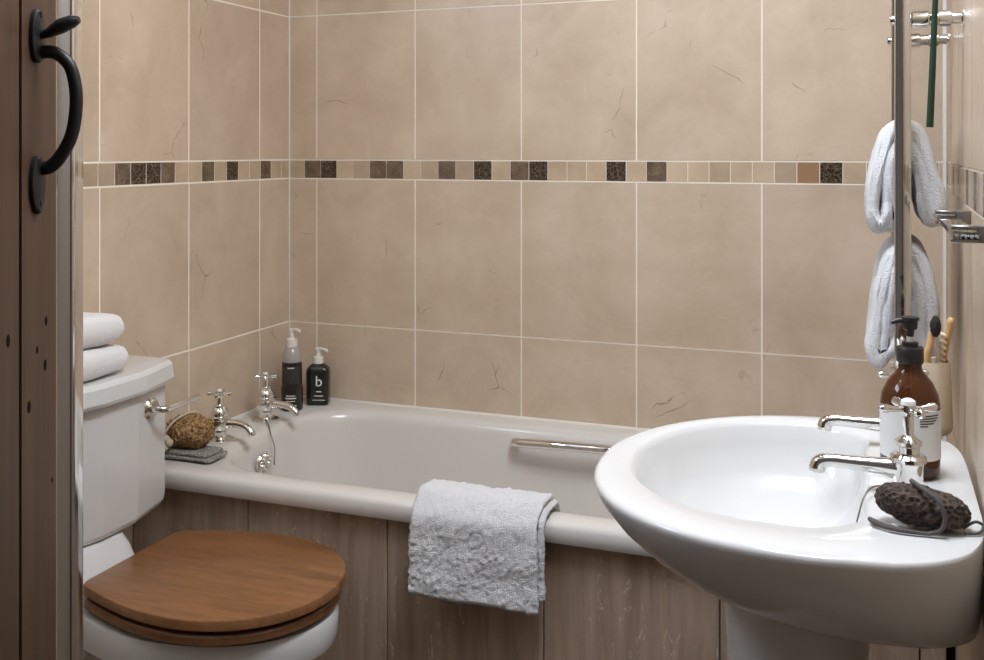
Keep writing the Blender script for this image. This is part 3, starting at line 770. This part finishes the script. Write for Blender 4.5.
folded('folded_towel', 0.035, 0.165, -1.10, -0.850, 0.8470, 0.054, 'white folded towel lying on top of the other on the cistern', 8.1)

# ------------------------------------------------------------------ basin
ZS = 0.820
bas = thing('washbasin', 'large white oval pedestal washbasin mounted on the right wall', 'washbasin', (1.44, -1.13, 0))
BCX, BCY = 1.475, -1.140
def outer(s, z, n=72, sy=None):
    sy = s if sy is None else sy; out = []
    for k in range(n):
        a = 2*PI*k/n; ca_, sa_ = math.cos(a), math.sin(a)
        if ca_ < 0:
            e_ = 2/2.3 if sa_ < 0 else 2/1.95
            x = BCX - 0.280*abs(ca_)**e_; y = BCY + (0.277 if sa_ < 0 else 0.285)*math.copysign(abs(sa_)**e_, sa_)
        else:
            x = BCX + 0.168*abs(ca_)**(2/6.0); y = BCY + (0.277 if sa_ < 0 else 0.285)*math.copysign(abs(sa_)**(2/6.0), sa_)
            y = BCY + (y-BCY)*(1-0.20*((x-BCX)/0.168)**2)
        out.append(Vector((1.642+(x-1.642)*s, BCY+(y-BCY)*sy, z)))
    return out
def inn(g_, z, n=72, dx=0.0):
    out = []
    for k in range(n):
        a = 2*PI*k/n; ca_, sa_ = math.cos(a), math.sin(a); cx_, cy_ = 1.445+dx, -1.115
        if ca_ < 0:
            e_ = 2/2.3 if sa_ < 0 else 2/2.0
            x = cx_ - (0.208-g_)*abs(ca_)**e_; y = cy_ + ((0.214 if sa_ < 0 else 0.222)-g_)*math.copysign(abs(sa_)**e_, sa_)
        else:
            x = cx_ + (0.080-g_*0.5)*min(1, abs(ca_)*1.35)**0.9; y = cy_ + ((0.214 if sa_ < 0 else 0.222)-g_)*math.copysign(abs(sa_)**0.75, sa_)
        out.append(Vector((x, y, z)))
    return out
q = BM()
rings = [outer(0.50, 0.682, sy=0.38), outer(0.60, 0.689, sy=0.54), outer(0.70, 0.702, sy=0.67), outer(0.79, 0.722, sy=0.78), outer(0.87, 0.746, sy=0.875), outer(0.94, 0.773, sy=0.945), outer(0.984, 0.797, sy=0.986),
         outer(1.0, 0.810), outer(1.0, 0.815), outer(0.994, 0.8188), outer(0.985, ZS, sy=0.982),
         inn(-0.006, ZS-0.001), inn(0.0, ZS-0.004), inn(0.004, ZS-0.010), inn(0.010, ZS-0.030), inn(0.024, ZS-0.065), inn(0.050, ZS-0.090), inn(0.090, ZS-0.108), inn(0.140, ZS-0.116), inn(0.175, ZS-0.118)]
loft(q, rings); link('bowl', q, M['ceramic'], bas, ang=50)
q = BM()
def ped(z, s): return [Vector((1.437+0.088*s*math.cos(a)*(1 if math.cos(a) < 0 else 1.1), -1.13+0.098*s*math.sin(a), z)) for a in [2*PI*k/48 for k in range(48)]]
loft(q, [ped(0.0, 1.15), ped(0.03, 1.12), ped(0.06, 0.95), ped(0.40, 0.88), ped(0.60, 0.93), ped(0.694, 1.0)]); link('pedestal', q, M['ceramic'], bas)
q = BM(); lathe(q, [(0.001, 0.0), (0.0125, 0.0), (0.014, -0.003), (0.011, -0.005), (0.001, -0.004)], (1.519, -1.245, 0.782), 22, 'X')
tube(q, [(1.516, -1.245, 0.784), (1.506, -1.245, 0.782), (1.500, -1.245, 0.776)], 0.0024, 8)
link('overflow', q, M['chrome'], bas)
q = BM()
tube(q, smooth_path([(1.556, -1.186, ZS+0.003), (1.535, -1.20, ZS+0.010), (1.522, -1.225, ZS+0.004), (1.512, -1.243, ZS-0.030)], 8), 0.0011, 8); link('plug_chain', q, M['steel'], bas)
q = BM(); lathe(q, [(0.001, 0.7025), (0.019, 0.7025), (0.02, 0.7045), (0.013, 0.7055), (0.001, 0.7055)], (1.445, -1.115, 0), 26); link('waste', q, M['chrome'], bas)

def basin_tap(y, label):
    x, z = 1.570, ZS
    t = thing('basin_tap', label, 'tap', (x, y, z), 'washbasin taps')
    q = BM(); lathe(q, [(0.001, z), (0.0195, z), (0.0195, z+0.004), (0.0165, z+0.007), (0.0165, z+0.030), (0.0175, z+0.036), (0.0205, z+0.038), (0.0205, z+0.043), (0.017, z+0.046), (0.001, z+0.046)], (x, y, 0), 30); link('body', q, M['chrome'], t)
    q = BM(); lathe(q, [(0.001, z+0.045), (0.0125, z+0.045), (0.0130, z+0.055), (0.0155, z+0.057), (0.0155, z+0.061), (0.0105, z+0.064), (0.0080, z+0.066), (0.0062, z+0.068), (0.0062, z+0.094), (0.001, z+0.095)], (x, y, 0), 26); link('spindle', q, M['chrome'], t)
    q = BM(); lathe(q, [(0.001, z+0.090), (0.0085, z+0.091), (0.010, z+0.098), (0.0085, z+0.103), (0.001, z+0.104)], (x, y, 0), 22)
    for k in range(4):
        a = 0.42+PI/2*k
        tube(q, [(x+r_*math.cos(a), y+r_*math.sin(a), z+0.098+0.10*max(0, r_-0.012)) for r_ in (0.004, 0.014, 0.020, 0.026, 0.032, 0.035)], [0.0042, 0.0034, 0.004, 0.0056, 0.0054, 0.002], 14)
    ch_ = link('cross_head', q, M['chrome'], t)
    q = BM(); lathe(q, [(0.001, z+0.103), (0.0088, z+0.1035), (0.0080, z+0.108), (0.004, z+0.1105), (0.001, z+0.111)], (x, y, 0), 22); link('button', q, M['porcelain'], ch_)
    q = BM(); h = z+0.0285
    tube(q, smooth_path([(x-0.006, y, h), (x-0.03, y, h), (x-0.062, y, h+0.0002), (x-0.086, y, h+0.0004), (x-0.098, y, h-0.0028), (x-0.1015, y, h-0.010), (x-0.102, y, h-0.0135)], 6), [0.0118, 0.0098, 0.0084, 0.0080, 0.0090, 0.0098, 0.0094], 18)
    link('spout', q, M['chrome'], t, ang=60)
basin_tap(-1.180, 'chrome cross-head basin tap beside the dark pumice stone')
basin_tap(-0.985, 'chrome basin tap behind the amber bottle, its spout alone in view')

# amber bottle
ax, ay = 1.5745, -1.100
t = thing('amber_bottle', 'amber glass pump bottle with white label standing behind basin tap', 'bottle', (ax, ay, ZS))
q = BM(); lathe(q, [(0.001, ZS+0.001), (0.030, ZS+0.001), (0.0345, ZS+0.005), (0.0350, ZS+0.012), (0.0350, ZS+0.088), (0.0330, ZS+0.100), (0.0265, ZS+0.114), (0.0185, ZS+0.124), (0.0140, ZS+0.130), (0.0130, ZS+0.142), (0.001, ZS+0.142)], (ax, ay, 0), 44); link('body', q, M['amber'], t)
q = BM(); 
n_ = 30
def lab(r_, z): return [Vector((ax+r_*math.cos(a), ay+r_*math.sin(a), z)) for a in [-PI*0.985 + PI*0.97*k/n_ for k in range(n_+1)]]
V = [[q.verts.new(p) for p in lab(0.0354, z)] for z in (ZS+0.024, ZS+0.084)]
for k in range(n_): q.faces.new((V[0][k], V[0][k+1], V[1][k+1], V[1][k]))
pl_ = link('paper_label', q, M['paper'], t)
for i, (a0, a1) in enumerate(((-1.28, -0.5), (-1.28, -0.55), (-1.28, -0.62), (-1.28, -0.75), (-1.28, -1.0))):
    q = BM(); line_of_print(q, (ax, ay), 0.0357, ZS+0.0785-i*0.0031, a0, a1, 0.0015); link('print_line', q, M['ink'], pl_)
q = BM(); lathe(q, [(0.001, ZS+0.137), (0.0150, ZS+0.137), (0.0160, ZS+0.139), (0.0160, ZS+0.155), (0.0150, ZS+0.157), (0.0095, ZS+0.158), (0.0095, ZS+0.163), (0.001, ZS+0.164)], (ax, ay, 0), 40); link('collar', q, M['black'], t)
q = BM(); lathe(q, [(0.001, ZS+0.160), (0.0042, ZS+0.160), (0.0042, ZS+0.176), (0.001, ZS+0.176)], (ax, ay, 0), 16); link('stem', q, M['white_plastic'], t)
q = BM(); lathe(q, [(0.001, ZS+0.170), (0.0045, ZS+0.170), (0.0050, ZS+0.177), (0.0088, ZS+0.180), (0.0092, ZS+0.190), (0.0108, ZS+0.191), (0.0108, ZS+0.194), (0.001, ZS+0.1955)], (ax, ay, 0), 28)
tube(q, [(ax, ay, ZS+0.1895), (ax-0.014, ay-0.004, ZS+0.1895), (ax-0.022, ay-0.007, ZS+0.187)], [0.004, 0.0036, 0.0026], 12); link('pump_head', q, M['black'], t)

# beige tumbler with brushes
hx, hy = 1.609, -0.892
t = thing('tumbler', 'beige stoneware tumbler holding wooden brushes at the far end of washbasin', 'tumbler', (hx, hy, ZS))
q = BM(); lathe(q, [(0.001, ZS+0.001), (0.024, ZS+0.001), (0.0275, ZS+0.006), (0.0285, ZS+0.014), (0.0250, ZS+0.100), (0.0243, ZS+0.103), (0.0225, ZS+0.102), (0.0245, ZS+0.016), (0.001, ZS+0.012)], (hx, hy, 0), 40); link('cup', q, M['cup'], t, ang=50)
def P3(u, v, Yp):   # a point over the basin, read off the photograph at a known depth
    a = (u-492)/1016.16; c, s = math.cos(.359), math.sin(.359); r = (a*c-s, a*s+c, -(v-151.2)/1016.16); k = (Yp+2.4655)/r[1]
    return Vector((1.5318+r[0]*k, Yp, CZ+r[2]*k))
def brush(name, label, foot, ctrl, rads, flat, m):
    t = thing(name, label, 'brush', foot, 'brushes in the tumbler')
    q = BM(); tube(q, smooth_path([foot]+ctrl, 6), rads, 14, flat=flat, up=(0, 1, 0)); return link('handle', q, m, t)
t = brush('toothbrush', 'wooden brush with oval black bristle head, leftmost in the tumbler', Vector((hx+0.004, hy-0.008, ZS+0.022)), [P3(927, 362, -0.905), P3(930, 345, -0.907), P3(933, 330, -0.907), P3(934.5, 317, -0.907)], [0.004, 0.0055, 0.005, 0.0045, 0.0040], 1.0, M['bamboo'])
q = BM(); bmesh.ops.create_icosphere(q, subdivisions=4, radius=1)
c0 = P3(935.5, 326.5, -0.913)
for v in q.verts: v.co = c0 + Vector((v.co.x*0.0072, v.co.y*0.006, v.co.z*0.0150))
displace(q, 0.0012, 500); link('bristles', q, M['bristle'], t, ang=80)
t = brush('toothbrush', 'bamboo toothbrush with pale knobbly bristles facing left, rightmost in the tumbler', Vector((hx+0.010, hy+0.006, ZS+0.022)), [P3(944, 362, -0.885), P3(946, 350, -0.885), P3(948, 336, -0.885), P3(950.5, 322, -0.885), P3(952, 318, -0.885)], [0.004, 0.0038, 0.0040, 0.0055, 0.0072, 0.004], 0.8, M['bamboo'])
q = BM()
for k in range(5):
    bmesh.ops.create_icosphere(q, subdivisions=3, radius=1, matrix=Matrix.Translation(P3(940.8+k*0.5, 359-k*6, -0.892)) @ Matrix.Rotation(0.5, 4, 'Y') @ Matrix.Diagonal((0.0068, 0.005, 0.0034, 1)))
link('bristles', q, M['bristle_pale'], t, ang=80)
t = brush('toothbrush', 'slim white toothbrush standing between the two wooden ones', Vector((hx-0.002, hy+0.002, ZS+0.022)), [P3(936.5, 362, -0.897), P3(937, 348, -0.897), P3(937.5, 337, -0.897)], [0.003, 0.0034, 0.0034, 0.003], 0.7, M['white_plastic'])
q = BM(); box(q, *(lambda p: (p.x-0.003, p.x+0.003, p.y-0.005, p.y+0.001, p.z-0.008, p.z+0.004))(P3(937.5, 338, -0.897)), 0.001, 1); link('bristles', q, M['print'], t)

# pumice stone with cord
pc = Vector((1.580, -1.290, ZS+0.0235))
t = thing('pumice_stone', 'dark porous pumice stone with grey cord loop on the washbasin edge', 'pumice stone', (pc.x, pc.y, ZS))
q = BM(); bmesh.ops.create_icosphere(q, subdivisions=5, radius=1)
ra = -0.0
for v in q.verts:
    c_ = v.co.copy(); sq = 1.0/max(abs(c_.x)**3+abs(c_.y)**3+abs(c_.z)**3, 1e-6)**(1/3); c_ *= (0.55+0.45*sq)
    p = Vector((c_.x*0.0465, c_.y*0.026, c_.z*0.0195))
    p.z -= p.x*0.10
    v.co = pc + p
displace(q, 0.003, 40, 0.0022, 260)
mn = min(v.co.z for v in q.verts)
for v in q.verts: v.co.z += ZS+0.0005-mn
link('stone', q, M['pumice'], t, ang=80)
q = BM()
tube(q, smooth_path([(pc.x+0.004, pc.y-0.030, ZS+0.003), (pc.x+0.017, pc.y-0.0295, ZS+0.008), (pc.x+0.021, pc.y-0.0295, ZS+0.022), (pc.x+0.014, pc.y-0.0265, ZS+0.038), (pc.x+0.000, pc.y-0.016, ZS+0.0455), (pc.x-0.01, pc.y+0.004, ZS+0.0465)], 8), 0.0024, 10)
tube(q, smooth_path([(pc.x+0.004, pc.y-0.030, ZS+0.003), (pc.x-0.015, pc.y-0.031, ZS+0.0035), (pc.x-0.032, pc.y-0.028, ZS+0.004), (pc.x-0.047, pc.y-0.018, ZS+0.0045), (pc.x-0.052, pc.y-0.010, ZS+0.005)], 6), [0.0020, 0.0024, 0.0028, 0.0036, 0.0024], 10)
tube(q, smooth_path([(pc.x+0.040, pc.y-0.008, ZS+0.006), (pc.x+0.052, pc.y+0.004, ZS+0.010), (pc.x+0.060, pc.y+0.006, ZS+0.006), (pc.x+0.054, pc.y-0.010, ZS+0.003), (pc.x+0.040, pc.y-0.014, ZS+0.003)], 6), 0.0016, 8)
link('cord', q, M['cord_grey'], t, ang=80)

# ------------------------------------------------------------------ towel ladder and towels seen end-on
RX, RN, RF = 1.5720, -0.86, -0.56
lad = thing('towel_rail', 'chrome ladder towel rail standing off the right wall', 'towel rail', (RX, (RN+RF)/2, 0.89))
for y_ in (RN, RF):
    q = BM(); rg = rrect(-0.0115, 0.0115, -0.0115, 0.0115, 0.003, 0, 4)
    loft(q, [[Vector((RX+p.x, y_+p.y, z)) for p in rg] for z in (0.905, 1.3, 1.7, 2.1)]); link('upright', q, M['chrome'], lad)
    q = BM(); lathe(q, [(0.001, 0.888), (0.008, 0.888), (0.0135, 0.892), (0.0135, 0.899), (0.010, 0.905), (0.001, 0.906)], (RX, y_, 0), 20); link('end_cap', q, M['chrome'], lad)
    for z_ in (1.412, 2.02):
        q = BM(); X9 = 1.690 if y_ > -0.5 else 1.6555
        lathe(q, [(0.001, -0.017), (0.006, -0.017), (0.0075, -0.012), (0.0075, 0.012), (0.0125, 0.013), (0.0125, 0.034), (0.0095, 0.036), (0.0095, 0.048), (0.012, 0.049), (0.012, 0.064), (0.0085, 0.066), (0.0085, 0.078), (0.0135, 0.080), (0.0135, X9-RX-0.001), (0.001, X9-RX-0.001)], (RX, y_, z_), 26, 'X')
        link('wall_bracket', q, M['chrome'], lad)
for z_ in (1.017, 1.206, 1.56, 1.68, 1.80, 1.92, 2.04):
    q = BM(); tube(q, [(RX, RN+0.008, z_), (RX, RF-0.008, z_)], 0.0065, 16); link('crossbar', q, M['chrome'], lad)

def rail_towel(pl, label, seed):
    q = BM()
    P = [P3(u, v, -0.845) for u, v in pl]; P2 = smooth_path([(p.x, p.z, 0) for p in P], 5)
    P2 = subdiv_poly([tuple(p) for p in P2], 0.006); P2 = [(p[0], p[1]) for p in P2]
    sheet(q, P2, -0.838, -0.584, 0.0126, 26, 'Y')
    displace(q, 0.004, 24, 0.0012, 220, seed)
    tag(link('rail_towel', q, M['terry'], None, ang=80), label, 'towel', 'towels on the towel rail')
rail_towel([(898, 222), (889, 226), (889, 200), (890, 172), (894, 152), (905, 142), (917, 152), (923, 174), (928, 205), (935, 222), (939, 208), (933, 178), (925, 152), (914, 132), (900, 127), (889, 135), (881, 158), (874, 190), (873, 215), (879, 227), (886, 222), (888, 205)], 'white towel hung over the upper bar of the towel rail', 2.2)
rail_towel([(896, 345), (886, 356), (886, 330), (889, 300), (893, 276), (905, 264), (917, 277), (921, 310), (921, 345), (930, 352), (932, 330), (929, 290), (922, 266), (911, 254), (900, 254), (890, 264), (883, 290), (878, 320), (874, 350), (879, 364), (885, 352)], 'white towel hung over the lower bar of the towel rail', 5.7)

# ------------------------------------------------------------------ glass shelf on two clamps, green strip
def wallx(y): 
    k = (y-S.y)/(Ee.y-S.y); return S.x+(Ee.x-S.x)*k
def clamp(y, z, label):
    t = thing('shelf_clamp', label, 'shelf bracket', (wallx(y), y, z), 'glass shelf clamps'); wx = wallx(y)-0.0006
    q = BM()
    box(q, 1.634, wx, y-0.010, y+0.010, z-0.009, z+0.009, 0.0012)
    box(q, 1.608, 1.6345, y-0.010, y+0.010, z+0.0042, z+0.009, 0.001, 1); box(q, 1.608, 1.6345, y-0.010, y+0.010, z-0.009, z-0.0042, 0.001, 1)
    link('fork', q, M['steel'], t)
    return t
clamp(-1.285, 1.133, 'grey steel clamp holding the near end of the glass shelf')
clamp(-0.997, 1.133, 'grey steel clamp holding the far end of the glass shelf')
q = BM(); box(q, 1.6085, 1.6330, -1.33, -0.950, 1.1301, 1.1359, 0.0008, 1)
tag(link('glass_shelf', q, M['glass'], None, smooth=False), 'narrow clear glass shelf held in two steel clamps on the right wall', 'shelf')
q = BM()
pth = smooth_path([(1.650, -0.930, 1.600), (1.628, -0.932, 1.602), (1.619, -0.938, 1.56), (1.615, -0.941, 1.50), (1.6115, -0.940, 1.42), (1.608, -0.941, 1.33), (1.6047, -0.942, 1.253)], 6)
tube(q, pth, [0.0026, 0.0030, 0.0032, 0.0034, 0.0038, 0.0044, 0.0048], 10, flat=1.0, up=(1, 0, 0))
tag(link('hanging_strip', q, M['green'], None), 'narrow dark green strip hanging beside the chrome towel rail', 'strip')

# ceiling downlights (above the view)
for (x_, y_) in SPOTS:
    t = thing('ceiling_downlight', 'round white ceiling downlight ' + ('above the middle of the room' if x_ > 0.5 else 'near the front left corner'), 'light', (x_, y_, 2.36), 'ceiling downlights')
    q = BM(); lathe(q, [(0.030, 2.36), (0.045, 2.36), (0.045, 2.354), (0.034, 2.350), (0.030, 2.352)], (x_, y_, 0), 30); link('ring', q, M['white_plastic'], t)
